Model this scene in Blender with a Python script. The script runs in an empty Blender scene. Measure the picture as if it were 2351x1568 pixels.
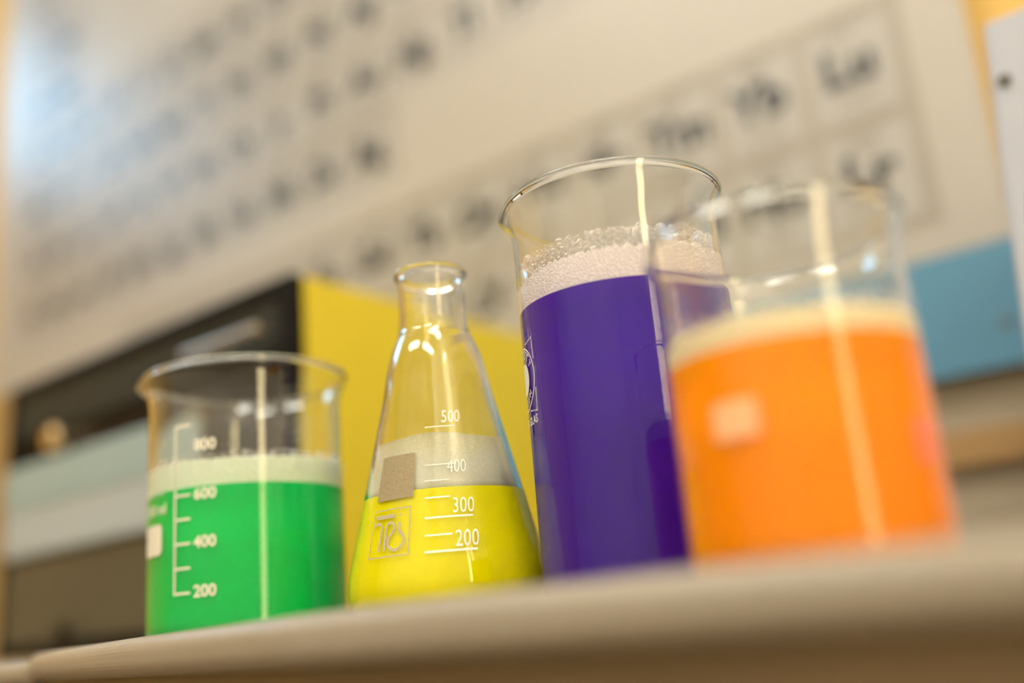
import bpy, bmesh, math, random
from mathutils import Vector, Matrix
random.seed(7)
C = bpy.context.scene.collection
sc = bpy.context.scene
PI = math.pi
ZC = 0.9 - 0.00642            # camera height above the floor; the desk top is at 0.9
ZT = 0.9

# ------------------------------------------------------------------ camera
cam_data = bpy.data.cameras.new('camera')
cam = bpy.data.objects.new('camera', cam_data); C.objects.link(cam)
Fv = Vector((-0.58411976, 0.76487922, 0.27159506))
Rv = Vector((0.77746349, 0.62336566, -0.08346123))
Uv = Vector((0.23314080, -0.16240389, 0.95878587))
cam.matrix_world = Matrix(((Rv.x, Uv.x, -Fv.x, 0), (Rv.y, Uv.y, -Fv.y, 0), (Rv.z, Uv.z, -Fv.z, ZC), (0, 0, 0, 1)))
cam_data.sensor_width = 36
cam_data.lens = 36 * 2300 / 2351
cam_data.clip_start = 0.01
cam_data.dof.use_dof = True
cam_data.dof.focus_distance = 0.447
cam_data.dof.aperture_fstop = 1.76
sc.camera = cam

# ------------------------------------------------------------------ world and view
w = bpy.data.worlds.new('world'); sc.world = w; w.use_nodes = True
w.node_tree.nodes['Background'].inputs[0].default_value = (0.9, 0.8, 0.65, 1)
w.node_tree.nodes['Background'].inputs[1].default_value = 0.3
sc.view_settings.view_transform = 'Standard'
sc.view_settings.look = 'None'
sc.view_settings.gamma = 1
sc.view_settings.use_curve_mapping = False
sc.view_settings.exposure = 0.33
cy = sc.cycles
cy.max_bounces = 14; cy.diffuse_bounces = 4; cy.glossy_bounces = 6
cy.transmission_bounces = 12; cy.transparent_max_bounces = 16
cy.caustics_reflective = True; cy.caustics_refractive = True
cy.blur_glossy = 0.3
cy.sample_clamp_indirect = 30
cy.use_denoising = True

# ------------------------------------------------------------------ materials
def mat(name, col, rough=0.5, metal=0.0, spec=0.5, **kw):
    m = bpy.data.materials.new(name); m.use_nodes = True
    b = m.node_tree.nodes['Principled BSDF']
    b.inputs['Base Color'].default_value = (*col, 1)
    b.inputs['Roughness'].default_value = rough
    b.inputs['Metallic'].default_value = metal
    b.inputs['Specular IOR Level'].default_value = spec
    for k, v in kw.items():
        b.inputs[k.replace('_', ' ')].default_value = v
    return m
def noisy(m, scale=20, amt=0.08, stretch=(1, 1, 1), bump=0.0, bscale=None):
    """slight wear: colour varies a little with an object space noise, optional bump"""
    nt = m.node_tree; b = nt.nodes['Principled BSDF']
    tc = nt.nodes.new('ShaderNodeTexCoord'); mp = nt.nodes.new('ShaderNodeMapping')
    mp.inputs['Scale'].default_value = stretch
    n = nt.nodes.new('ShaderNodeTexNoise'); n.inputs['Scale'].default_value = scale; n.inputs['Detail'].default_value = 4
    nt.links.new(tc.outputs['Object'], mp.inputs[0]); nt.links.new(mp.outputs[0], n.inputs['Vector'])
    mx = nt.nodes.new('ShaderNodeMix'); mx.data_type = 'RGBA'
    c = b.inputs['Base Color'].default_value
    mx.inputs[6].default_value = (c[0]*(1-amt), c[1]*(1-amt), c[2]*(1-amt), 1)
    mx.inputs[7].default_value = (min(1, c[0]*(1+amt)), min(1, c[1]*(1+amt)), min(1, c[2]*(1+amt)), 1)
    nt.links.new(n.outputs['Fac'], mx.inputs[0]); nt.links.new(mx.outputs[2], b.inputs['Base Color'])
    if bump:
        bp = nt.nodes.new('ShaderNodeBump'); bp.inputs['Strength'].default_value = bump; bp.inputs['Distance'].default_value = 0.001
        n2 = nt.nodes.new('ShaderNodeTexNoise'); n2.inputs['Scale'].default_value = bscale or scale * 5
        nt.links.new(tc.outputs['Object'], n2.inputs['Vector']); nt.links.new(n2.outputs['Fac'], bp.inputs['Height'])
        nt.links.new(bp.outputs[0], b.inputs['Normal'])
    return m
def emis(name, col, s):
    m = bpy.data.materials.new(name); m.use_nodes = True; nt = m.node_tree
    nt.nodes.remove(nt.nodes['Principled BSDF'])
    e = nt.nodes.new('ShaderNodeEmission'); e.inputs[0].default_value = (*col, 1); e.inputs[1].default_value = s
    nt.links.new(e.outputs[0], nt.nodes['Material Output'].inputs[0]); return m
def glass_mat(name='laboratory_glass', col=(0.985, 0.99, 0.98), ior=1.47):
    m = bpy.data.materials.new(name); m.use_nodes = True; nt = m.node_tree
    nt.nodes.remove(nt.nodes['Principled BSDF'])
    g = nt.nodes.new('ShaderNodeBsdfGlass'); g.inputs['Color'].default_value = (*col, 1)
    g.inputs['Roughness'].default_value = 0.0; g.inputs['IOR'].default_value = ior
    tc = nt.nodes.new('ShaderNodeTexCoord'); n = nt.nodes.new('ShaderNodeTexNoise')
    n.inputs['Scale'].default_value = 22; n.inputs['Detail'].default_value = 1
    mp = nt.nodes.new('ShaderNodeMapping'); mp.inputs['Scale'].default_value = (1, 1, 0.15)
    bp = nt.nodes.new('ShaderNodeBump'); bp.inputs['Strength'].default_value = 0.12; bp.inputs['Distance'].default_value = 0.0006
    nt.links.new(tc.outputs['Object'], mp.inputs[0]); nt.links.new(mp.outputs[0], n.inputs['Vector'])
    nt.links.new(n.outputs['Fac'], bp.inputs['Height']); nt.links.new(bp.outputs[0], g.inputs['Normal'])
    nt.links.new(g.outputs[0], nt.nodes['Material Output'].inputs[0]); return m
def milky(name, alpha, col=(0.85, 0.85, 0.83), nscale=400):
    """thin film of fine suds that lets some light through"""
    m = bpy.data.materials.new(name); m.use_nodes = True; nt = m.node_tree
    nt.nodes.remove(nt.nodes['Principled BSDF'])
    d = nt.nodes.new('ShaderNodeBsdfDiffuse'); d.inputs[0].default_value = (*col, 1)
    t = nt.nodes.new('ShaderNodeBsdfTranslucent'); t.inputs[0].default_value = (*col, 1)
    tr = nt.nodes.new('ShaderNodeBsdfTransparent')
    m1 = nt.nodes.new('ShaderNodeMixShader'); m1.inputs[0].default_value = 0.35
    nt.links.new(d.outputs[0], m1.inputs[1]); nt.links.new(t.outputs[0], m1.inputs[2])
    m2 = nt.nodes.new('ShaderNodeMixShader')
    tc = nt.nodes.new('ShaderNodeTexCoord'); n = nt.nodes.new('ShaderNodeTexNoise'); n.inputs['Scale'].default_value = nscale
    nt.links.new(tc.outputs['Object'], n.inputs['Vector'])
    mr = nt.nodes.new('ShaderNodeMapRange'); mr.inputs[1].default_value = 0.3; mr.inputs[2].default_value = 0.7
    mr.inputs[3].default_value = -0.04; mr.inputs[4].default_value = 0.04
    nt.links.new(n.outputs['Fac'], mr.inputs[0])
    sp = nt.nodes.new('ShaderNodeSeparateXYZ'); nt.links.new(tc.outputs['Object'], sp.inputs[0])
    mz = nt.nodes.new('ShaderNodeMapRange'); mz.inputs[1].default_value = 0.055; mz.inputs[2].default_value = 0.082
    mz.inputs[3].default_value = alpha + 0.1; mz.inputs[4].default_value = alpha - 0.35      # the suds thin out upwards
    nt.links.new(sp.outputs[2], mz.inputs[0])
    ad = nt.nodes.new('ShaderNodeMath'); ad.operation = 'ADD'; ad.use_clamp = True
    nt.links.new(mr.outputs[0], ad.inputs[0]); nt.links.new(mz.outputs[0], ad.inputs[1]); nt.links.new(ad.outputs[0], m2.inputs[0])
    nt.links.new(tr.outputs[0], m2.inputs[1]); nt.links.new(m1.outputs[0], m2.inputs[2])
    nt.links.new(m2.outputs[0], nt.nodes['Material Output'].inputs[0]); return m
def bubble_mat():
    m = bpy.data.materials.new('bubble_film'); m.use_nodes = True; nt = m.node_tree
    nt.nodes.remove(nt.nodes['Principled BSDF'])
    gl = nt.nodes.new('ShaderNodeBsdfGlossy'); gl.inputs['Roughness'].default_value = 0.08
    gl.inputs['Color'].default_value = (1, 0.97, 0.95, 1)
    d = nt.nodes.new('ShaderNodeBsdfDiffuse'); d.inputs[0].default_value = (0.8, 0.76, 0.78, 1)
    tr = nt.nodes.new('ShaderNodeBsdfTransparent')
    lw = nt.nodes.new('ShaderNodeLayerWeight'); lw.inputs[0].default_value = 0.45
    m0 = nt.nodes.new('ShaderNodeMixShader'); m0.inputs[0].default_value = 0.45
    nt.links.new(gl.outputs[0], m0.inputs[1]); nt.links.new(d.outputs[0], m0.inputs[2])
    mx = nt.nodes.new('ShaderNodeMixShader')
    nt.links.new(lw.outputs['Facing'], mx.inputs[0]); nt.links.new(tr.outputs[0], mx.inputs[1]); nt.links.new(m0.outputs[0], mx.inputs[2])
    nt.links.new(mx.outputs[0], nt.nodes['Material Output'].inputs[0]); return m
def foam_mat(name, col, vscale=700):
    m = mat(name, col, 0.7, spec=0.3); nt = m.node_tree; b = nt.nodes['Principled BSDF']
    tc = nt.nodes.new('ShaderNodeTexCoord'); v = nt.nodes.new('ShaderNodeTexVoronoi'); v.inputs['Scale'].default_value = vscale
    nt.links.new(tc.outputs['Object'], v.inputs['Vector'])
    r = nt.nodes.new('ShaderNodeMapRange'); r.inputs[1].default_value = 0.0; r.inputs[2].default_value = 0.8
    r.inputs[3].default_value = 0.82; r.inputs[4].default_value = 1.0
    nt.links.new(v.outputs['Distance'], r.inputs[0])
    mx = nt.nodes.new('ShaderNodeMix'); mx.data_type = 'RGBA'; mx.blend_type = 'MULTIPLY'; mx.inputs[0].default_value = 1
    mx.inputs[6].default_value = (*col, 1)
    nt.links.new(r.outputs[0], mx.inputs[7]); nt.links.new(mx.outputs[2], b.inputs['Base Color'])
    bp = nt.nodes.new('ShaderNodeBump'); bp.inputs['Strength'].default_value = 0.6; bp.inputs['Distance'].default_value = 0.0008; bp.invert = True
    nt.links.new(v.outputs['Distance'], bp.inputs['Height']); nt.links.new(bp.outputs[0], b.inputs['Normal'])
    return m

# ------------------------------------------------------------------ mesh helpers
def obj(name, bm, m, parent=None, smooth=False, loc=None):
    me = bpy.data.meshes.new(name); bm.to_mesh(me); bm.free()
    for mm in (m if isinstance(m, (list, tuple)) else [m]): me.materials.append(mm)
    if smooth:
        for p in me.polygons: p.use_smooth = True
    o = bpy.data.objects.new(name, me); C.objects.link(o)
    if loc: o.location = loc
    if parent: o.parent = parent
    return o
def thing(name, label, cat, loc=(0, 0, 0), group=None):
    o = bpy.data.objects.new(name, None); C.objects.link(o); o.location = loc
    o.empty_display_size = 0.03
    o['label'] = label; o['category'] = cat
    if group: o['group'] = group
    return o
def tag(o, label, cat, group=None):
    o['label'] = label; o['category'] = cat
    if group: o['group'] = group
    return o
def struct(name, bm, m, loc=None):
    o = obj(name, bm, m, loc=loc); o['kind'] = 'structure'; return o
def box(bm, x0, x1, y0, y1, z0, z1, bev=0.0, seg=2):
    r = bmesh.ops.create_cube(bm, size=1)
    vs = r['verts']
    for v in vs:
        v.co = Vector(((x0+x1)/2 + v.co.x*(x1-x0), (y0+y1)/2 + v.co.y*(y1-y0), (z0+z1)/2 + v.co.z*(z1-z0)))
    if bev:
        es = list({e for v in vs for e in v.link_edges})
        bmesh.ops.bevel(bm, geom=es, offset=bev, segments=seg, affect='EDGES', profile=0.5)
    return bm
def bx(*a, **k):
    return box(bmesh.new(), *a, **k)
def cyl(bm, c, r, h, axis='Y', n=32, bev=0.0):
    """cylinder centred on c"""
    q = bmesh.ops.create_cone(bm, cap_ends=True, segments=n, radius1=r, radius2=r, depth=h)
    M = {'Z': Matrix.Identity(4), 'Y': Matrix.Rotation(PI/2, 4, 'X'), 'X': Matrix.Rotation(PI/2, 4, 'Y')}[axis]
    if bev:
        es = [e for e in {e for v in q['verts'] for e in v.link_edges} if len(e.link_faces) == 2 and any(len(f.verts) > 4 for f in e.link_faces)]
        rr = bmesh.ops.bevel(bm, geom=es, offset=bev, segments=3, affect='EDGES')
        vs = {v for f in rr['faces'] for v in f.verts} | {v for v in q['verts'] if v.is_valid}
    else: vs = q['verts']
    for v in vs: v.co = M @ v.co + Vector(c)
    return bm
def lathe(profile, n=128, spout=None, closed=True):
    """revolve (r, z) points; spout = (azimuth deg, reach, drop, top z, length)"""
    bm = bmesh.new(); rings = []
    for r, z in profile:
        if r < 1e-6:
            rings.append([bm.verts.new((0, 0, z))]); continue
        ring = []
        for i in range(n):
            a = 2*PI*i/n; rr, zz = r, z
            if spout:
                az, reach, drop, zt, ln = spout
                d = (math.degrees(a) - az + 180) % 360 - 180
                g = math.exp(-(d/13.0)**2); g2 = math.exp(-(d/30.0)**2)
                s = max(0, min(1, (z - (zt - ln))/ln)); s = s*s*(3-2*s)
                rr += s*(reach*g - 0.0012*(g2 - g)); zz -= s*drop*g
            ring.append(bm.verts.new((rr*math.cos(a), rr*math.sin(a), zz)))
        rings.append(ring)
    def link(A, B):
        if len(A) == 1 and len(B) == 1: return
        if len(A) == 1:
            for i in range(n): bm.faces.new((A[0], B[(i+1) % n], B[i]))
        elif len(B) == 1:
            for i in range(n): bm.faces.new((A[i], A[(i+1) % n], B[0]))
        else:
            for i in range(n): bm.faces.new((A[i], A[(i+1) % n], B[(i+1) % n], B[i]))
    for k in range(len(rings)-1): link(rings[k], rings[k+1])
    bmesh.ops.recalc_face_normals(bm, faces=bm.faces)
    return bm
def smooth_profile(pts, sub=4):
    """Hermite curve through (r, z) points, tangents weighted by the chord lengths so it never folds back"""
    n = len(pts); P = [Vector(p) for p in pts]; L = [(P[i+1]-P[i]).length for i in range(n-1)]; T = []
    for i in range(n):
        if i == 0: T.append((P[1]-P[0])/L[0])
        elif i == n-1: T.append((P[-1]-P[-2])/L[-1])
        else:
            a = (P[i]-P[i-1])/L[i-1]; b = (P[i+1]-P[i])/L[i]
            T.append((a*L[i] + b*L[i-1])/(L[i]+L[i-1]))
    out = []
    for i in range(n-1):
        for k in range(sub):
            t = k/sub; l = L[i]
            q = P[i]*(2*t**3-3*t*t+1) + T[i]*l*(t**3-2*t*t+t) + P[i+1]*(-2*t**3+3*t*t) + T[i+1]*l*(t**3-t*t)
            out.append((max(0.0, q.x), q.y))
    out.append(tuple(pts[-1])); return out

# flat drawing (s, t in metres) collected as small polygons, then wrapped on a surface
class Draw:
    def __init__(self): self.bm = bmesh.new()
    def poly(self, pts):
        self.bm.faces.new([self.bm.verts.new((p[0], p[1], 0)) for p in pts])
    def bar(self, x0, y0, x1, y1, wd, seg=10):
        d = Vector((x1-x0, y1-y0)); n = Vector((-d.y, d.x)).normalized()*wd/2
        for i in range(seg):
            a = Vector((x0, y0)) + d*i/seg; b = Vector((x0, y0)) + d*(i+1)/seg
            self.poly([a-n, b-n, b+n, a+n])
    def path(self, pts, wd):
        ns = []
        for i in range(len(pts)):
            a = Vector(pts[max(0, i-1)]); b = Vector(pts[min(len(pts)-1, i+1)])
            d = b-a; ns.append(Vector((-d.y, d.x)).normalized()*wd/2)
        for i in range(len(pts)-1):
            p = Vector(pts[i]); q = Vector(pts[i+1])
            self.poly([p-ns[i], q-ns[i+1], q+ns[i+1], p+ns[i]])
    def arc(self, cx, cy_, r, a0, a1, wd, n=40, ry=None):
        ry = ry or r
        self.path([(cx+r*math.cos(math.radians(a0+(a1-a0)*i/n)), cy_+ry*math.sin(math.radians(a0+(a1-a0)*i/n))) for i in range(n+1)], wd)
    def rect(self, x0, y0, x1, y1, nx=8, ny=4):
        for i in range(nx):
            for j in range(ny):
                a = x0+(x1-x0)*i/nx; b = x0+(x1-x0)*(i+1)/nx; c = y0+(y1-y0)*j/ny; d = y0+(y1-y0)*(j+1)/ny
                self.poly([(a, c), (b, c), (b, d), (a, d)])
    def disc(self, cx, cy_, r, n=32, rings=4, ry=None):
        ry = ry or r
        for k in range(rings):
            r0 = k/rings; r1 = (k+1)/rings
            for i in range(n):
                a = 2*PI*i/n; b = 2*PI*(i+1)/n
                q = [(cx+r*r1*math.cos(a), cy_+ry*r1*math.sin(a)), (cx+r*r1*math.cos(b), cy_+ry*r1*math.sin(b))]
                q += [(cx, cy_)] if k == 0 else [(cx+r*r0*math.cos(b), cy_+ry*r0*math.sin(b)), (cx+r*r0*math.cos(a), cy_+ry*r0*math.sin(a))]
                self.poly(q)
    def rrect(self, x0, y0, x1, y1, rad):
        self.rect(x0, y0+rad, x1, y1-rad); self.rect(x0+rad, y0, x1-rad, y0+rad, 8, 1); self.rect(x0+rad, y1-rad, x1-rad, y1, 8, 1)
        for cx, cy_, a0 in ((x0+rad, y0+rad, 180), (x1-rad, y0+rad, 270), (x1-rad, y1-rad, 0), (x0+rad, y1-rad, 90)):
            pts = [(cx, cy_)] + [(cx+rad*math.cos(math.radians(a0+i*15)), cy_+rad*math.sin(math.radians(a0+i*15))) for i in range(7)]
            self.poly(pts)
    def text(self, s, x, y, size, bold=0.0, sx=1.0, align='CENTER', rot=0.0):
        add_text(self.bm, s, x, y, size, bold, sx, align, rot)
_cache = {}
def glyph(s, bold, align):
    k = (s, bold, align)
    if k not in _cache:
        c = bpy.data.curves.new('txt', 'FONT'); c.body = s; c.size = 1; c.align_x = align; c.align_y = 'CENTER'
        c.offset = bold; c.resolution_u = 3
        o = bpy.data.objects.new('txt', c); C.objects.link(o)
        dg = bpy.context.evaluated_depsgraph_get(); dg.update()
        me = bpy.data.meshes.new_from_object(o.evaluated_get(dg))
        _cache[k] = ([tuple(v.co)[:2] for v in me.vertices], [tuple(p.vertices) for p in me.polygons])
        bpy.data.objects.remove(o); bpy.data.curves.remove(c); bpy.data.meshes.remove(me)
    return _cache[k]
def add_text(bm, s, x, y, size, bold=0.0, sx=1.0, align='CENTER', rot=0.0):
    vs, fs = glyph(s, bold, align); ca, sa = math.cos(rot), math.sin(rot)
    nv = []
    for a, b in vs:
        a *= size*sx; b *= size
        nv.append(bm.verts.new((x + a*ca - b*sa, y + a*sa + b*ca, 0)))
    for f in fs:
        try: bm.faces.new([nv[i] for i in f])
        except ValueError: pass
def wrap(d, name, m, parent, az0, rfun, off=0.00012):
    """wrap a flat drawing round a lathed wall: s runs to the right as seen from outside, t is the height"""
    bm = d.bm
    for v in bm.verts:
        s, t = v.co.x, v.co.y; r = rfun(t)
        a = math.radians(az0) + s/r
        v.co = ((r+off)*math.cos(a), (r+off)*math.sin(a), t)
    bmesh.ops.recalc_face_normals(bm, faces=bm.faces)
    return obj(name, bm, m, parent)

# ------------------------------------------------------------------ shared materials
M_glass = glass_mat()
M_print = mat('white_enamel_print', (0.66, 0.64, 0.52), 0.5)
M_printg = mat('white_enamel_print_clear', (0.68, 0.67, 0.62), 0.5)
M_patch = noisy(mat('grey_writing_field', (0.25, 0.20, 0.11), 0.8), 900, 0.35)
M_logo = noisy(mat('grey_enamel_print', (0.36, 0.31, 0.19), 0.8), 900, 0.2)
M_wall = noisy(mat('yellow_wall_paint', (0.62, 0.40, 0.11), 0.8), 6, 0.05)
M_white = noisy(mat('off_white_paint', (0.78, 0.74, 0.67), 0.85), 4, 0.03)
M_floor = noisy(mat('brown_linoleum', (0.22, 0.16, 0.10), 0.5), 12, 0.15)
M_desk = noisy(mat('beige_laminate', (0.265, 0.23, 0.18), 0.35), 60, 0.04)
M_apron = noisy(mat('dark_brown_wood', (0.13, 0.085, 0.035), 0.5), 30, 0.2, (1, 8, 8))
M_black = mat('black_plastic', (0.004, 0.004, 0.004), 0.4, spec=0.12)
M_dgrey = mat('dark_grey_metal', (0.022, 0.024, 0.020), 0.5, spec=0.2)
M_yellow = noisy(mat('yellow_enamel', (0.62, 0.50, 0.022), 0.45), 30, 0.02)
M_steel = mat('brushed_steel', (0.55, 0.55, 0.53), 0.3, 1.0)
M_frame = noisy(mat('white_window_frame', (0.75, 0.74, 0.7), 0.5), 8, 0.02)

# ------------------------------------------------------------------ room shell
U0, U1, W0, W1, H = -3.4, 1.15, -2.6, 0.962, 3.4
struct('floor', bx(U0, U1, W0, W1, -0.1, 0), M_floor)
struct('ceiling', bx(U0, U1, W0, W1, H, H+0.1), M_white)
struct('wall_back', bx(U0-.1, U1+.1, W1, W1+0.1, 0, H), M_wall)
struct('wall_front', bx(U0-.1, U1+.1, W0-0.1, W0, 0, H), M_white)
def wall_with_hole(name, x0, x1, hw0, hw1, hz0, hz1, m):
    bm = bmesh.new()
    box(bm, x0, x1, W0, hw0, 0, H); box(bm, x0, x1, hw1, W1, 0, H)
    box(bm, x0, x1, hw0, hw1, 0, hz0) if hz0 > 0.01 else None
    box(bm, x0, x1, hw0, hw1, hz1, H)
    return struct(name, bm, m)
WL = (-0.20, 0.60, 2.60, 3.20)      # high window in the left wall: w0, w1, z0, z1
WR = (-0.39, -0.15, 0.25, 1.92)      # tall slit window in the right wall
wall_with_hole('wall_left', U0-0.1, U0, *WL, M_wall)
wall_with_hole('wall_right', U1, U1+0.1, *WR, M_white)
def window(name, x, w0, w1, z0, z1, col, s):
    o = bpy.data.objects.new(name, None); C.objects.link(o); o.location = (x, (w0+w1)/2, z0); o['kind'] = 'structure'
    W, Z = (w1-w0), (z1-z0)
    bm = bmesh.new(); t = 0.012
    for a in ((-.04, .04, -W/2, -W/2+t, 0, Z), (-.04, .04, W/2-t, W/2, 0, Z), (-.04, .04, -W/2+t, W/2-t, 0, t), (-.04, .04, -W/2+t, W/2-t, Z-t, Z)): box(bm, *a)
    f = obj('window_frame', bm, M_frame, o)
    p = obj('daylit_pane', bx(-.004, .004, -W/2+t, W/2-t, t, Z-t), emis(name+'_daylight', col, s), o)
    return o
window('window_1', U0-0.05, *WL, (0.34, 0.68, 1.0), 9.0)
window('window_2', U1+0.05, *WR, (1.0, 0.80, 0.44), 9.0)
# ceiling lamps
M_lamp = emis('lamp_diffuser', (1.0, 0.97, 0.87), 22.0)
def lamp(x, y, label):
    t = thing('ceiling_lamp', label, 'ceiling lamp', (x, y, H), 'long ceiling lamps')
    bm = bmesh.new()
    for a in ((-.62, .62, -.17, -.15, -.06, 0), (-.62, .62, .15, .17, -.06, 0), (-.62, -.60, -.15, .15, -.06, 0), (.60, .62, -.15, .15, -.06, 0)): box(bm, *a)
    obj('lamp_housing', bm, M_frame, t)
    obj('diffuser', bx(-.60, .60, -.15, .15, -.05, -.02), M_lamp, t)
for x, y, l in ((0.2, -0.35, 'long white ceiling lamp overhead, nearest the poster wall on the right'),
                (-1.6, -0.35, 'long white ceiling lamp overhead, nearest the poster wall on the left'),
                (0.2, -1.6, 'long white ceiling lamp farther back in the room on the right'),
                (-1.6, -1.6, 'long white ceiling lamp farther back in the room on the left')):
    lamp(x+0.25, y, l)

def bulb_lamp(x, y, z, label):
    t = thing('wall_lamp', label, 'wall lamp', (x, y, z))
    obj('wall_plate', cyl(bmesh.new(), (0, 0, 0), 0.05, 0.016, 'X', 32, 0.003), M_frame, t, loc=(-.009, 0, 0))
    obj('arm', cyl(bmesh.new(), (0, 0, 0), 0.008, 0.06, 'X', 16), M_frame, t, loc=(-.045, 0, 0))
    bm = bmesh.new(); bmesh.ops.create_uvsphere(bm, u_segments=32, v_segments=16, radius=0.015)
    obj('bulb', bm, emis('bulb_glow', (1.0, 0.86, 0.62), 2500.0), t, True, loc=(-.088, 0, 0))
bulb_lamp(U1, -0.27, 2.30, 'small wall lamp with a round bulb above the tall slit window')

# splash board under the poster, with a strip added for a darker tone band
M_board = noisy(mat('beige_wood_board', (0.32, 0.265, 0.19), 0.6), 10, 0.12, (1, 1, 12))
tag(obj('splash_board', bx(-1.25, U1-.002, 0.951, 0.961, ZT-.02, ZC+0.20, bev=.001), M_board), 'beige wooden board on the wall below the poster', 'wall board')
tag(obj('brown_band_strip', bx(-1.25, U1-.003, 0.938, 0.951, ZC+0.100, ZC+0.132, bev=.002), noisy(mat('brown_band', (0.33, 0.19, 0.07), 0.6), 12, 0.15, (1, 8, 8))),
    'narrow brown strip added for a darker band on the beige board under the poster', 'added strip')

# ------------------------------------------------------------------ desks
def desk(label, stations, under, base_top, rb=0.0070):
    """stations: (u, front edge w, height of the front edge); behind a low raised lip the top is flat at base_top"""
    u0, u1 = stations[0][0], stations[-1][0]; wf = max(st[1] for st in stations)
    t = thing('desk', label, 'desk', ((u0+u1)/2, 0.6, 0)); cx = (u0+u1)/2; y1 = 0.948-0.6
    bm = bmesh.new(); rings = []
    for u, wfr, zt in stations:
        y0 = wfr-0.6; r = 0.0070; prof = []
        for k in range(8):
            a = PI/2 + k*(PI/2)/7; prof.append((y0+r+r*math.cos(a), zt-r+r*math.sin(a)))
        for k in range(8):
            a = PI + k*(PI/2)/7; prof.append((y0+rb+rb*math.cos(a), under+rb+rb*math.sin(a)))
        prof += [(y1, under), (y1, base_top)]
        if zt > base_top: prof += [(y0+0.030, base_top), (y0+0.022, base_top+(zt-base_top)*0.15), (y0+0.014, base_top+(zt-base_top)*0.8), (y0+0.011, zt-0.0001)]
        else: prof += [(y0+0.030, zt), (y0+0.022, zt), (y0+0.014, zt), (y0+0.011, zt)]
        rings.append([bm.verts.new((u-cx, p[0], p[1])) for p in prof])
    n = len(rings[0])
    for A, B in zip(rings[:-1], rings[1:]):
        for i in range(n): bm.faces.new((A[i], A[(i+1) % n], B[(i+1) % n], B[i]))
    bm.faces.new(rings[0]); bm.faces.new(rings[-1][::-1]); bmesh.ops.recalc_face_normals(bm, faces=bm.faces)
    obj('tabletop', bm, M_desk, t)
    y0 = wf-0.6
    bm = bmesh.new(); lo = []
    for u, wfr, _ in stations:
        q = min(max(u-cx, u0-cx+.001), u1-cx-.02)
        lo.append([bm.verts.new((q, wfr-0.6+dy, z)) for dy, z in ((.010, under), (.010, under-.10), (.028, under-.10), (.028, under))])
    for A, B in zip(lo[:-1], lo[1:]):
        for i in range(4): bm.faces.new((A[i], A[(i+1) % 4], B[(i+1) % 4], B[i]))
    bm.faces.new(lo[0]); bm.faces.new(lo[-1][::-1]); bmesh.ops.recalc_face_normals(bm, faces=bm.faces)
    obj('apron', bm, M_apron, t)
    for xx in (u0-cx+.05, u1-cx-.05):
        for yy in (y0+.035, y1-.055):
            obj('leg', bx(xx-.02, xx+.02, yy, yy+.04, 0, under), M_apron, t)
    return t
st = [(-0.602, .300, .0074), (-0.57, .287, .0075), (-0.53, .274, .0077), (-0.47, .259, .0080), (-0.42, .248, .0085), (-0.37, .238, .0087), (-0.32, .230, .0090), (-0.28, .224, .0094), (-0.20, .222, .0098), (1.0, .222, .0100)]
desk('beige laminate desk with rounded front edge under the glass vessels', [(u, w_, ZC+v) for u, w_, v in st], ZC-.0080, ZT)
ZL_ = ZC+.0044
desk('beige laminate desk at the left, its corner meeting the main desk', [(-2.2, .304, ZL_), (-0.6035, .304, ZL_)], ZC-.0110, ZL_)

# ------------------------------------------------------------------ poster of the periodic table
PU0, PU1, PV0, PV1 = -2.10, -0.147, 0.180, 1.60
poster = thing('periodic_table_poster', 'large glossy periodic table wall poster with a blue bottom band', 'poster', (PU1, 0.935, ZC+PV0))
M_paper = mat('glossy_poster_paper', (0.365, 0.34, 0.30), 0.40, spec=0.6)
M_blue = mat('blue_poster_band', (0.07, 0.21, 0.33), 0.4)
M_cell = mat('printed_cell_ground', (0.333, 0.318, 0.295), 0.40, spec=0.6)
M_line = mat('printed_beige_lines', (0.275, 0.245, 0.205), 0.40, spec=0.6)
M_ink = mat('black_ink', (0.012, 0.012, 0.015), 0.33, spec=0.6)
M_inkg = mat('grey_ink', (0.20, 0.17, 0.13), 0.33, spec=0.6)
obj('sheet', bx(PU0-PU1, 0, -0.0015, 0.0015, 0.112, PV1-PV0), M_paper, poster)
obj('blue_band', bx(PU0-PU1, 0, -0.0018, 0.0018, 0, 0.112), M_blue, poster)
obj('bottom_batten', bx(PU0-PU1, 0, 0.002, 0.010, 0.0, 0.02), M_black, poster)
ELEM = """H Hydrogen 1.008 1 1|He Helium 4.003 18 1|Li Lithium 6.94 1 2|Be Beryllium 9.012 2 2|B Boron 10.81 13 2|C Carbon 12.011 14 2|N Nitrogen 14.007 15 2|O Oxygen 15.999 16 2|F Fluorine 18.998 17 2|Ne Neon 20.180 18 2|Na Sodium 22.990 1 3|Mg Magnesium 24.305 2 3|Al Aluminium 26.982 13 3|Si Silicon 28.085 14 3|P Phosphorus 30.974 15 3|S Sulfur 32.06 16 3|Cl Chlorine 35.45 17 3|Ar Argon 39.95 18 3"""
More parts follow.
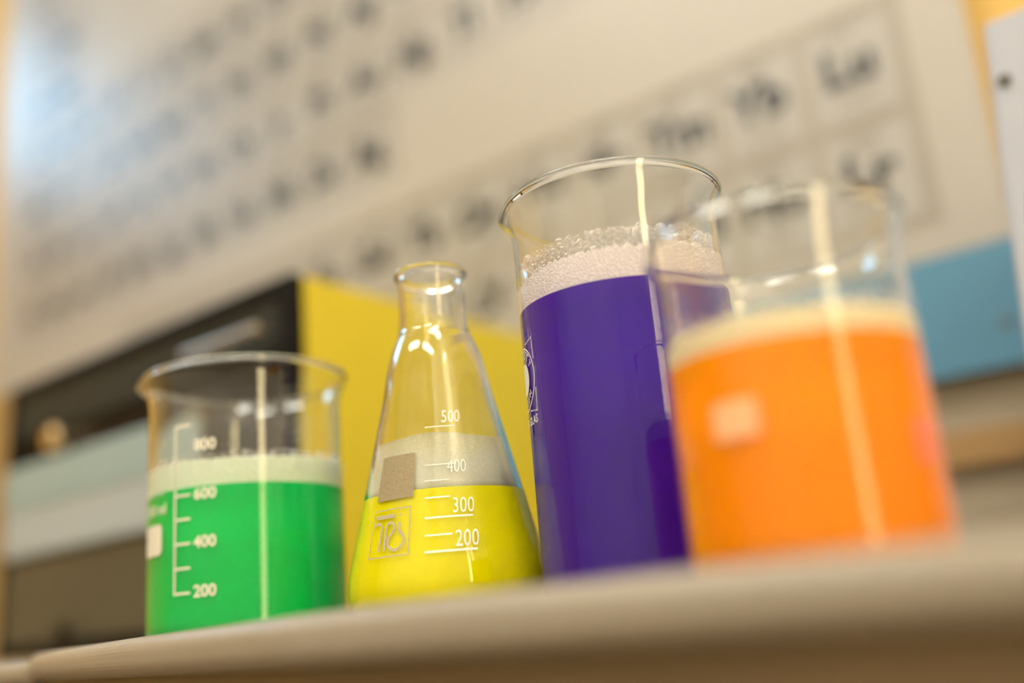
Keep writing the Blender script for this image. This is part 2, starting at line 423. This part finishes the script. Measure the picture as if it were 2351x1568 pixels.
rows = {4: "K Potassium 39.098,Ca Calcium 40.078,Sc Scandium 44.956,Ti Titanium 47.867,V Vanadium 50.942,Cr Chromium 51.996,Mn Manganese 54.938,Fe Iron 55.845,Co Cobalt 58.933,Ni Nickel 58.693,Cu Copper 63.546,Zn Zinc 65.38,Ga Gallium 69.723,Ge Germanium 72.630,As Arsenic 74.922,Se Selenium 78.971,Br Bromine 79.904,Kr Krypton 83.798",
 5: "Rb Rubidium 85.468,Sr Strontium 87.62,Y Yttrium 88.906,Zr Zirconium 91.224,Nb Niobium 92.906,Mo Molybdenum 95.95,Tc Technetium (98),Ru Ruthenium 101.07,Rh Rhodium 102.91,Pd Palladium 106.42,Ag Silver 107.87,Cd Cadmium 112.41,In Indium 114.82,Sn Tin 118.71,Sb Antimony 121.76,Te Tellurium 127.60,I Iodine 126.90,Xe Xenon 131.29",
 6: "Cs Caesium 132.91,Ba Barium 137.33,La Lanthanum 138.91,Hf Hafnium 178.49,Ta Tantalum 180.95,W Tungsten 183.84,Re Rhenium 186.21,Os Osmium 190.23,Ir Iridium 192.22,Pt Platinum 195.08,Au Gold 196.97,Hg Mercury 200.59,Tl Thallium 204.38,Pb Lead 207.2,Bi Bismuth 208.98,Po Polonium (209),At Astatine (210),Rn Radon (222)",
 7: "Fr Francium (223),Ra Radium (226),Ac Actinium (227),Rf Rutherfordium (267),Db Dubnium (268),Sg Seaborgium (269),Bh Bohrium (270),Hs Hassium (277),Mt Meitnerium (278),Ds Darmstadtium (281),Rg Roentgenium (282)"}
frow = {0: (58, "Ce Cerium 140.12,Pr Praseodymium 140.91,Nd Neodymium 144.24,Pm Promethium (145),Sm Samarium 150.36,Eu Europium 151.96,Gd Gadolinium 157.25,Tb Terbium 158.93,Dy Dysprosium 162.50,Ho Holmium 164.93,Er Erbium 167.26,Tm Thulium 168.93,Yb Ytterbium 173.05,Lu Lutetium 174.97"),
 1: (90, "Th Thorium 232.04,Pa Protactinium 231.04,U Uranium 238.03,Np Neptunium (237),Pu Plutonium (244),Am Americium (243),Cm Curium (247),Bk Berkelium (247),Cf Californium (251),Es Einsteinium (252),Fm Fermium (257),Md Mendelevium (258),No Nobelium (259),Lr Lawrencium (262)")}
cells = []
for k, e in enumerate(ELEM.split('|')):
    s, n, mss, col, row = e.split(); cells.append((int(col), int(row), s, k+1, n, mss))
zs = {4: 19, 5: 37, 6: 55, 7: 87}
for r_, txt in rows.items():
    for k, e in enumerate(txt.split(',')):
        s, n, mss = e.split(); z = zs[r_]+k
        if r_ in (6, 7) and k > 2: z += 14
        cells.append((k+1, r_, s, z, n, mss))
PC, PR = 0.0975, 0.1175
g_line, g_cell, g_ink, g_small = Draw(), Draw(), Draw(), Draw()
_edges = set()
def cell(cx, cy_, s, num, name, mss, big=False):
    """cx, cy_ = centre of the cell in (u, v); the header strip with the name lies on top"""
    x0, x1, y0, y1 = cx-PC/2, cx+PC/2, cy_-PR/2, cy_+PR/2
    lw = 0.0145 if big else 0.009
    g_cell.rect(x0+lw/2, y0+0.002, x1-lw/2, y1-0.017, 1, 1)
    for xx in (x0, x1):
        k = (round(xx*200), round(y0*50))
        if k not in _edges:
            _edges.add(k); g_line.rect(xx-lw/2, y0, xx+lw/2, y1, 1, 1)
    g_line.rect(x0+lw/2, y1-0.017, x1-lw/2, y1, 1, 1)
    g_small.text(name, cx, y1-0.008, 0.0145 if len(name) < 9 else 0.0125, 0.006)
    g_small.text(str(num), cx-0.004, y1-0.030, 0.023, 0.006)
    g_ink.text(s, cx-0.002, cy_-0.004, 0.056, 0.045)
    g_small.text(mss, cx-0.002, cy_-0.040, 0.016, 0.006)
for col, row, s, num, n, mss in cells:
    cell(-0.258-(18-col)*PC, 0.676+(7-row)*0.1195, s, num, n, mss)
for r_, (z0, txt) in frow.items():
    for k, e in enumerate(txt.split(',')):
        s, n, mss = e.split()
        cell(-0.258-(13-k)*PC, 0.512-r_*PR, s, z0+k, n, mss, True)
g_line.rect(-0.258-13.5*PC, 0.512-1.5*PR-0.012, -0.258+PC/2+.0072, 0.512-1.5*PR, 1, 1)
for cn in range(1, 19): g_small.text(str(cn), -0.258-(18-cn)*PC, 1.478, 0.03, 0.01)
g_ink.text('PERIODIC TABLE OF THE ELEMENTS', -1.15, 1.545, 0.055, 0.02)
def put_flat(d, name, m, off):
    for v in d.bm.verts: v.co = (v.co.x-PU1, -0.0015-off, v.co.y-PV0)
    for f in d.bm.faces: f.normal_update()
    bmesh.ops.recalc_face_normals(d.bm, faces=d.bm.faces)
    return obj(name, d.bm, m, poster)
put_flat(g_cell, 'printed_cells', M_cell, 0.0004)
put_flat(g_line, 'printed_grid', M_line, 0.0007)
put_flat(g_small, 'printed_small_text', M_inkg, 0.0010)
put_flat(g_ink, 'printed_symbols', M_ink, 0.0012)

# grey metal case standing on the desk at the right edge, and screws
M_panel = noisy(mat('grey_painted_metal', (0.36, 0.38, 0.44), 0.45), 5, 0.02)
CX, CY, CZ = 0.08, 0.75, 0.9003
gp = thing('metal_case', 'pale grey metal case with a dark screw, cut off by the right picture edge', 'metal case', (CX, CY, CZ))
bm = bmesh.new()      # front outline tapers a little towards the top
zt_ = 0.3465 - 0.0064
pts = [(-0.123, 0.0), (-0.094, zt_), (0.254, zt_+0.002), (0.254, 0.0)]
lo = [bm.verts.new((p[0]-CX, 0.65-CY, p[1])) for p in pts]; hi = [bm.verts.new((p[0]-CX, 0.85-CY, p[1])) for p in pts]
bm.faces.new(lo); bm.faces.new(hi[::-1])
for i in range(4): bm.faces.new((lo[i], hi[i], hi[(i+1) % 4], lo[(i+1) % 4]))
bmesh.ops.recalc_face_normals(bm, faces=bm.faces)
bmesh.ops.bevel(bm, geom=list(bm.edges), offset=0.002, segments=2, affect='EDGES')
obj('body', bm, M_panel, gp)
def screw_mesh():
    bm = cyl(bmesh.new(), (0, -0.0012, 0), 0.0042, 0.0024, 'Y', 24, 0.001)
    return bm
M_screw = mat('dark_screw_metal', (0.18, 0.17, 0.15), 0.3, 1.0)
def screw_on(parent, loc):
    s = obj('screw', screw_mesh(), M_screw, parent, loc=loc)
    bm = bmesh.new(); box(bm, -0.0028, 0.0028, -0.0028, -0.0023, -0.0005, 0.0005); box(bm, -0.0005, 0.0005, -0.0028, -0.0023, -0.0028, 0.0028)
    obj('cross_slot', bm, M_black, s)
screw_on(gp, (-0.089-CX, 0.65-CY, 0.303-0.0064))
screw_on(poster, (-0.171-PU1, -0.0018, 0.218-PV0))

# ------------------------------------------------------------------ yellow box with black front
bxu0, bxu1, bxw0, bxw1 = -1.125, -0.630, 0.525, 0.905
fb = thing('equipment_cabinet', 'yellow-sided cabinet with a black framed front behind the green beaker', 'cabinet', ((bxu0+bxu1)/2, (bxw0+bxw1)/2, ZL_+.0001))
hu = (bxu1-bxu0)/2; hy = (bxw1-bxw0)/2; bh = 0.300
obj('wall_fill_strip', bx(-hu-.055, -hu-.0005, -hy, hy, .004, bh, bev=.003), mat('tan_wall_fill', (0.30, 0.19, 0.06), 0.5), fb)  # tan strip stands in for the wall past the cabinet's left end
bm = bx(-hu, hu, -hy+.014, hy, .014, bh, bev=.003)
obj('body', bm, M_yellow, fb)
bm = bmesh.new(); y0 = -hy
fr = 0.020
box(bm, hu-fr, hu, y0, y0+.0145, .003, bh, bev=.002); box(bm, -hu, -hu+.012, y0, y0+.0145, .003, bh, bev=.002)
box(bm, -hu+.012, hu-fr, y0, y0+.0145, bh-.014, bh, bev=.002); box(bm, -hu+.012, hu-fr, y0+.003, y0+.0145, .003, .018)
obj('front_frame', bm, M_black, fb)
obj('upper_panel', bx(-hu+.012, hu-fr, y0+.004, y0+.0142, .238, bh-.014), M_dgrey, fb)
obj('dark_slot', bx(-hu+.012, hu-fr, y0+.008, y0+.0142, .205, .238), M_black, fb)
obj('side_panel', bx(0.105, hu-fr, y0+.005, y0+.0142, .018, .205), M_black, fb)
M_door = mat('light_grey_enamel', (0.33, 0.37, 0.38), 0.35)
M_door2 = mat('blue_grey_enamel', (0.25, 0.34, 0.34), 0.3)
M_kick = noisy(mat('brown_grey_enamel', (0.065, 0.058, 0.038), 0.4), 10, 0.1)
dr = obj('front_door', bx(-hu+.012, 0.104, y0-.004, y0+.0142, .107, .205, bev=.003), M_door, fb)
obj('door_trim', bx(-hu+.014, .102, y0-.0055, y0-.0035, .157, .203, bev=.0009), M_door2, dr)
obj('kick_panel', bx(-hu+.012, 0.104, y0+.002, y0+.0142, .018, .106, bev=.002), M_kick, fb)
hd = obj('handle', cyl(bmesh.new(), (0, 0, 0), 0.0045, 0.105, 'X', 24, 0.001), M_steel, fb, smooth=False, loc=(0.172, y0-.018, .252))
for s in (-.045, .045): obj('handle_post', cyl(bmesh.new(), (s, .010, 0), 0.003, 0.018, 'Y', 16), M_steel, hd)
M_brass = mat('brass', (0.80, 0.64, 0.38), 0.3, 1.0)
kn = obj('knob', cyl(bmesh.new(), (0, 0, 0), 0.013, 0.018, 'Y', 32, 0.003), M_brass, fb, loc=(-1.012+0.8775, y0-.001, .223))
for sx in (-1, 1):
    for sy in (-1, 1):
        obj('foot', cyl(bmesh.new(), (0, 0, 0), 0.013, 0.014, 'Z', 24, 0.002), M_black, fb, loc=(sx*(hu-.04), sy*(hy-.04), .007))
obj('lock', cyl(bmesh.new(), (0, 0, 0), 0.008, 0.006, 'Y', 24, 0.001), M_black, fb, loc=(-0.10, y0-.006, .026))

# ------------------------------------------------------------------ beakers
def beaker_glass(R, Hh, rr, wall=0.0018, spout=None, base=0.0032, foot=0.006):
    fl_h = 0.021; top = Hh-0.0022
    flare = [(R+(rr-R-0.0002)*(k/12)**2.6, top-fl_h*(1-k/12)) for k in range(13)]
    outer = [(0, 0.0006), (R*0.6, 0.0004), (R-foot, 0.0), (R-foot*0.35, foot*0.22), (R-foot*0.05, foot*0.75), (R, foot*1.5)]
    outer = smooth_profile(outer + [(R, foot*1.5+0.0004)], 4) + [(R, Hh*0.4), (R, top-fl_h-0.01)] + flare
    cr = 0.0014
    rim = [(rr-cr+cr*math.cos(a), Hh-cr+cr*math.sin(a)) for a in [math.radians(x) for x in (-25, 0, 25, 50, 75, 100, 130, 160, 185)]]
    fin = [(r_-wall, z_) for r_, z_ in flare[::-1]]
    inner = [(R-wall, foot*1.7+0.0004),
             (R-wall, foot*1.7), (R-wall-foot*0.12, foot*0.95+base*0.3), (R-foot*0.55-wall, base*1.15), (R-foot-wall, base), (R*0.5, base), (0, base)]
    inner = fin + [(R-wall, top-fl_h-0.01), (R-wall, Hh*0.4)] + smooth_profile(inner, 4)
    return lathe(outer + rim + inner, 160, spout)
def liquid_mesh(R, wall, z0, z1, foot=0.006, base=0.0032, over=0.00012):
    r = R-wall+over
    p = [(0, base-over), (R-foot-wall, base-over), (R-foot*0.55-wall, base*1.15-over), (R-wall-foot*0.12+over, foot*0.95+base*0.3), (r, foot*1.7), (r, foot*1.7+0.0004)]
    p = smooth_profile(p, 4)+[(r, z1*0.5), (r, z1), (r*0.9, z1-0.0003), (0, z1-0.0003)]
    return lathe(p, 128)
def foam_mesh(R, wall, z0, z1, rough=0.0015, tilt=0.0, over=0.0001, seed=1, az=0.0, lump=3):
    """collar of froth: smooth against the glass, uneven on top"""
    rnd = random.Random(seed); n = 220; r = R-wall+over; bm = bmesh.new()
    ph = [rnd.uniform(0, 6.28) for _ in range(12)]
    def top(a, rr):
        s = sum(math.sin(a*k*lump+ph[k])/(k+1.0) for k in range(1, 9))*0.45
        f = (rnd.random()-0.5)*0.9
        return z1 + rough*(s+f)*(0.4+0.6*rr/r) + tilt*math.cos(a-math.radians(az))*rr/r
    rings = []
    def ring(rr, zf):
        return [bm.verts.new((rr*math.cos(2*PI*i/n), rr*math.sin(2*PI*i/n), zf(2*PI*i/n))) for i in range(n)]
    rings.append(ring(r*0.2, lambda a: z0)); rings.append(ring(r, lambda a: z0-0.0001))
    for q in (0.33, 0.66): rings.append(ring(r, lambda a, q=q: z0+(z1-z0)*q))
    rings.append(ring(r, lambda a: top(a, r)))
    for q in (0.975, 0.94, 0.9, 0.84, 0.76, 0.66, 0.5, 0.3): rings.append(ring(r*q, lambda a, q=q: top(a, r*q)+0.0006))
    for A, B in zip(rings[:-1], rings[1:]):
        for i in range(n): bm.faces.new((A[i], A[(i+1) % n], B[(i+1) % n], B[i]))
    bm.faces.new(rings[-1]); bm.faces.new(rings[0][::-1])
    bmesh.ops.recalc_face_normals(bm, faces=bm.faces)
    return bm
def bubbles_mesh(rfun, zlo, zhi, count, rmin, rmax, seed=3, layers=0.004, fall=1.5):
    rnd = random.Random(seed); bm = bmesh.new()
    tb = bmesh.new(); bmesh.ops.create_icosphere(tb, subdivisions=2, radius=1)
    tv = [v.co.copy() for v in tb.verts]; tf = [[v.index for v in f.verts] for f in tb.faces]; tb.free()
    for _ in range(count):
        q = rnd.random()**fall; z = zlo+(zhi-zlo)*q
        a = rnd.uniform(0, 2*PI); s = rnd.uniform(rmin, rmax)*(0.6+0.6*rnd.random()**2); r = rfun(z)-s*0.95-rnd.random()**2*layers
        nv = [bm.verts.new((r*math.cos(a)+p.x*s, r*math.sin(a)+p.y*s, z+p.z*s)) for p in tv]
        for f in tf: bm.faces.new([nv[i] for i in f])
    return bm
M_bub = bubble_mat()
def liquid_mat(name, col):
    m = mat(name, col, 0.5, spec=0.0)
    m.node_tree.nodes['Principled BSDF'].inputs['IOR'].default_value = 1.0
    return m
def vessel_loc(u, w_): return (u, w_, ZT+0.0002)

# ---- green beaker
GR, GH = 0.0525, 0.1414
gb = thing('beaker', 'glass beaker of green liquid, leftmost vessel on the desk', 'beaker', vessel_loc(-0.4597, 0.3486))
obj('glass_body', beaker_glass(GR, GH, 0.0572, spout=(-135, 0.0035, 0.0022, GH, 0.012), base=0.0022, foot=0.0045), M_glass, gb, True)
M_green = liquid_mat('green_liquid', (0.0, 0.60, 0.12))
lq = obj('liquid', liquid_mesh(GR, 0.0018, 0, 0.0745, foot=0.0045, base=0.0022), M_green, gb, True)
obj('foam', foam_mesh(GR, 0.0018, 0.0745, 0.0875, 0.0010, seed=4), foam_mat('pale_green_foam', (0.85, 0.93, 0.76), 900), lq)
o = obj('bubble_collar', bubbles_mesh(lambda z: GR-.0018, 0.086, 0.0915, 900, 0.0005, 0.0011, 5), M_bub, lq, True); o['kind'] = 'stuff'
d = Draw(); R = lambda t: GR
L = lambda az: math.radians(az+80.3)*GR
d.bar(0, 0.0220, 0, 0.1070, 0.0012, 4)
for zz in (0.0220, 0.0341, 0.0462, 0.0584, 0.0705): d.bar(-0.0006, zz, L(-69.6), zz, 0.0012, 6)
d.bar(-0.0006, 0.1066, L(-69.6), 0.1066, 0.0014, 6)
for tx, zz in (('200', 0.0222), ('400', 0.0462), ('600', 0.0703), ('800', 0.0953)):
    d.text(tx, L(-60.9), zz, 0.0082, 0.028, 0.98)
d.rrect(L(-116), 0.0425, L(-91.6), 0.0582, 0.003)
d.text('1000 ml', L(-101), 0.0655, 0.0075, 0.02)
d.text('BORO 3.3', L(-103), 0.0745, 0.0055, 0.01)
wrap(d, 'printed_scale', M_print, gb, -80.3, R)

# ---- yellow flask
FP = [(0.0405, 0.0002), (0.0455, 0.005), (0.0472, 0.012), (0.0466, 0.020), (0.0424, 0.038), (0.0283, 0.098), (0.0203, 0.131), (0.0178, 0.1365), (0.0170, 0.142), (0.0168, 0.160)]
FP = smooth_profile(FP, 6)
def flask_r(z):
    for (r0, z0), (r1, z1) in zip(FP[:-1], FP[1:]):
        if z0 <= z <= z1: return r0+(r1-r0)*(z-z0)/(z1-z0)
    return FP[-1][0]
fl = thing('erlenmeyer_flask', 'conical glass flask of yellow liquid between the green and purple beakers', 'flask', vessel_loc(-0.3240, 0.3603))
FW = 0.0017
out = [(0, 0.0012), (0.03, 0.0004), (0.037, 0.0)] + FP + [(0.0168, 0.163)]
rim = [(0.0168, 0.1645), (0.0178, 0.1655), (0.0185, 0.1668), (0.0186, 0.168), (0.0181, 0.1693), (0.0172, 0.1699), (0.0160, 0.1697), (0.0154, 0.1688)]
ZL = [0.0125+0.0015*k for k in range(29)]+[0.0560+0.004*k for k in range(20)]+[0.1350+0.0012*k for k in range(12)]
ibase = smooth_profile([(0, 0.0034), (0.02, 0.0030), (0.038, 0.0035), (0.0440, 0.0068), (flask_r(0.0125)-FW, 0.0125)], 5)
inn = [(0.0151, 0.166), (0.0151, 0.160)] + [(flask_r(z)-FW, z) for z in ZL[:0:-1]] + ibase[::-1]
obj('glass_body', lathe(out+rim+inn, 160), M_glass, fl, True)
M_yel = liquid_mat('yellow_liquid', (0.86, 0.79, 0.0))
zl = 0.0548
lp = [(r+0.0001 if r > 0.03 else r, z-0.0001) for r, z in ibase] + [(flask_r(z)-FW+.0001, z) for z in ZL[1:] if z < zl] + [(flask_r(zl)-FW+.0001, zl)] +[(flask_r(zl)*0.8, zl-.0003), (0, zl-.0003)]
lq = obj('liquid', lathe(lp, 128), M_yel, fl, True)
def cone_shell(z0, z1, gap, th=0.0006, n=128, seg=10, seed=2, rough=0.002):
    rnd = random.Random(seed); bm = bmesh.new(); rings = []
    zz = [z0+(z1-z0)*k/seg for k in range(seg+1)]
    ph = [rnd.uniform(0, 6.28) for _ in range(8)]
    for inner in (0, 1):
        for k, z in (list(enumerate(zz)) if not inner else list(enumerate(zz))[::-1]):
            ring = []
            for i in range(n):
                a = 2*PI*i/n; z_ = z+(rough*sum(math.sin(a*(2*j+3)+ph[j])/(j+1) for j in range(6))*0.5 if k == seg else 0)
                r = flask_r(z_)-FW-gap-inner*th
                ring.append(bm.verts.new((r*math.cos(a), r*math.sin(a), z_)))
            rings.append(ring)
    m = len(rings)
    for k in range(m):
        A, B = rings[k], rings[(k+1) % m]
        for i in range(n): bm.faces.new((A[i], A[(i+1) % n], B[(i+1) % n], B[i]))
    bmesh.ops.recalc_face_normals(bm, faces=bm.faces)
    return bm
o = obj('foam', cone_shell(zl, 0.0800, 0.00005, seed=6), milky('fine_white_suds', 0.70, (0.98, 0.97, 0.85), 900), lq, True)
o = obj('bubble_layer', lathe([(0, zl-.0002), (flask_r(zl)-FW-.0008, zl-.0002), (flask_r(zl+.006)-FW-.0008, zl+.006), (flask_r(zl+.006)*.8, zl+.0072), (0, zl+.0065)], 96), foam_mat('pale_yellow_foam', (0.84, 0.80, 0.55), 1000), lq, True)
d = Draw(); a0 = -60.8; LF = lambda az, t: math.radians(az-a0)*flask_r(t)
for zz, e, wd in ((0.0504, -44.5, .0008), (0.0414, -31.2, .0009), (0.0337, -45.0, .0008), (0.0265, -31.6, .0010), (0.0582, -44, .0005), (0.0655, -38, .0005), (0.0836, -36, .0005)):
    d.bar(0, zz, LF(e, zz), zz, wd*.9, 8)
for tx, zz, az, hh in (('300', 0.0459, -36.6, .0098), ('200', 0.0312, -36.6, .0104), ('400', 0.0640, -38, .0085), ('500', 0.0880, -38.5, .0085)):
    d.text(tx, LF(az, zz), zz, hh, -0.002, 0.70)
wrap(d, 'printed_scale', M_printg, fl, a0, flask_r)
d = Draw(); a1 = -84.5; LG = lambda az, t: math.radians(az-a1)*flask_r(t)
for j in range(8):
    za = 0.0518+(0.0722-0.0518)*j/8; zb = 0.0518+(0.0722-0.0518)*(j+1)/8
    for i in range(10):
        p = [(-98.6+30.2*i/10), (-98.6+30.2*(i+1)/10)]
        d.poly([(LG(p[0], za), za), (LG(p[1], za), za), (LG(p[1], zb), zb), (LG(p[0], zb), zb)])
wrap(d, 'writing_field', M_patch, fl, a1, flask_r, 0.0001)
d = Draw()
# emblem: thin square, bar and three rounded strokes with a little flask outline
z0, z1 = 0.0266, 0.0475
xl = lambda t: LG(-99, t); xr = lambda t: LG(-70.3, t)
d.path([(xl(z0), z0), (xl(z1), z1)], 0.0006); d.path([(xr(z0), z0), (xr(z1), z1)], 0.0006)
for zz in (z0, z1): d.bar(xl(zz), zz, xr(zz), zz, 0.0006)
E_ = lambda fx, fz: (xl(z0+(z1-z0)*fz)+(xr(z0+(z1-z0)*fz)-xl(z0+(z1-z0)*fz))*fx, z0+(z1-z0)*fz)
wd = 0.0013
d.bar(*E_(.08, .85), *E_(.64, .85), 0.0018)
d.bar(*E_(.74, .85), *E_(.79, .85), 0.0010, 2)
d.path([E_(.08, .70), E_(.16, .72), E_(.23, .71), E_(.28, .65), E_(.29, .5), E_(.28, .3), E_(.27, .12)], wd)
d.path([E_(.42, .12), E_(.42, .35), E_(.41, .58), E_(.44, .68), E_(.50, .71), E_(.57, .70), E_(.62, .65), E_(.63, .55), E_(.58, .47), E_(.52, .41), E_(.49, .33), E_(.51, .22), E_(.58, .15), E_(.68, .12), E_(.78, .14), E_(.86, .22), E_(.89, .32), E_(.86, .42), E_(.79, .48), E_(.75, .54), E_(.75, .70)], wd)
wrap(d, 'printed_emblem', M_logo, fl, a1, flask_r, 0.0001)

# ---- tall purple beaker
PRr, PH = 0.04774, 0.1824
pb = thing('beaker', 'tall glass beaker of purple liquid with a thick head of foam', 'beaker', vessel_loc(-0.2286, 0.3854))
obj('glass_body', beaker_glass(PRr, PH, 0.0529, spout=(-150, 0.0012, 0.0008, PH, 0.012), base=0.003, foot=0.006, wall=0.0022), M_glass, pb, True)
M_pur = liquid_mat('purple_liquid', (0.055, 0.004, 0.36))
lq = obj('liquid', liquid_mesh(PRr, 0.0022, 0, 0.1300, foot=0.006, base=0.003), M_pur, pb, True)
obj('foam', foam_mesh(PRr, 0.0022, 0.1300, 0.1432, 0.0030, tilt=0.0010, seed=9, az=30, lump=1), foam_mat('lilac_foam', (0.92, 0.84, 0.86), 900), lq)
o = obj('bubble_collar', bubbles_mesh(lambda z: PRr-.0022, 0.1395, 0.1530, 5200, 0.0004, 0.0013, 11, 0.004, 1.7), M_bub, lq, True); o['kind'] = 'stuff'
o = obj('large_bubbles', bubbles_mesh(lambda z: PRr-.0022, 0.1420, 0.1535, 260, 0.0013, 0.0022, 17, 0.001, 1.3), M_bub, lq, True); o['kind'] = 'stuff'
d = Draw(); ap = -136.0; S = lambda az: math.radians(az-ap)*PRr
cx, cz, rr_ = 0, 0.0985, 0.0142
d.arc(cx, cz, rr_, 0, 360, 0.0007, 60); d.arc(cx, cz, rr_-0.0011, 40, 140, 0.0004, 20)
d.disc(cx, cz, 0.0075)
for sx in (-1, 1):
    for sz in (-1, 1):
        d.path([(cx+sx*0.0058, cz+sz*0.0152), (cx+sx*0.0142, cz+sz*0.0165), (cx+sx*0.0146, cz+sz*0.0065)], 0.0006)
for k, ch in enumerate('SCHOTT'):
    a = math.radians(90-(k-2.5)*24); d.text(ch, cx+math.cos(a)*0.0108, cz+math.sin(a)*0.0108, 0.0046, 0.01, 1, 'CENTER', a-PI/2)
for k, ch in enumerate('& GEN'):
    a = math.radians(270+(k-2.0)*22); d.text(ch, cx+math.cos(a)*0.0108, cz+math.sin(a)*0.0108, 0.0042, 0.01, 1, 'CENTER', a+PI/2)
d.text('JENAER GLAS', cx-0.001, cz-0.0200, 0.0050, 0.012)
wrap(d, 'printed_emblem', M_printg, pb, ap, lambda t: PRr)
# dark specks stuck on the rim
for az, s in ((-118, .0006), (-108, .0007), (-140, .0004), (22, .0005), (15, .0004), (8, .0004), (30, .0003)):
    a = math.radians(az); bm = bmesh.new(); bmesh.ops.create_icosphere(bm, subdivisions=1, radius=s, matrix=Matrix.Translation((0.0508*math.cos(a), 0.0508*math.sin(a), PH-.003))); obj('rim_speck', bm, M_black, pb)

# ---- orange beaker
OR_, OH = 0.0400, 0.1127
ob = thing('beaker', 'glass beaker of bright orange liquid nearest the desk edge at the right', 'beaker', vessel_loc(-0.1218, 0.3078))
obj('glass_body', beaker_glass(OR_, OH, 0.0428, spout=(-172, 0.0032, 0.0024, OH, 0.011), foot=0.006), M_glass, ob, True)
M_ora = liquid_mat('orange_liquid', (1.0, 0.335, 0.0))
lq = obj('liquid', liquid_mesh(OR_, 0.0018, 0, 0.0680, foot=0.006), M_ora, ob, True)
obj('foam', foam_mesh(OR_, 0.0018, 0.0680, 0.0752, 0.0012, seed=14, lump=1), foam_mat('peach_foam', (0.97, 0.86, 0.58), 800), lq)
o = obj('bubble_collar', bubbles_mesh(lambda z: OR_-.0018, 0.0735, 0.0800, 700, 0.0006, 0.0012, 21), M_bub, lq, True); o['kind'] = 'stuff'
d = Draw(); ao = -95.5; S = lambda az: math.radians(az-ao)*OR_
d.rrect(S(-106.5), 0.0400, S(-85), 0.0512, 0.0014)
wrap(d, 'writing_field', mat('pale_writing_field', (0.85, 0.42, 0.20), 0.6), ob, ao, lambda t: OR_)
d = Draw(); ao = -8; S = lambda az: math.radians(az-ao)*OR_
d.text('400 ml', 0, 0.0368, 0.0054, 0.02); d.text('BORO', 0, 0.0310, 0.0049, 0.02); d.bar(S(-19), 0.0405, S(2), 0.0405, 0.0006)
wrap(d, 'printed_text', mat('pink_print', (0.95, 0.25, 0.25), 0.5), ob, ao, lambda t: OR_)
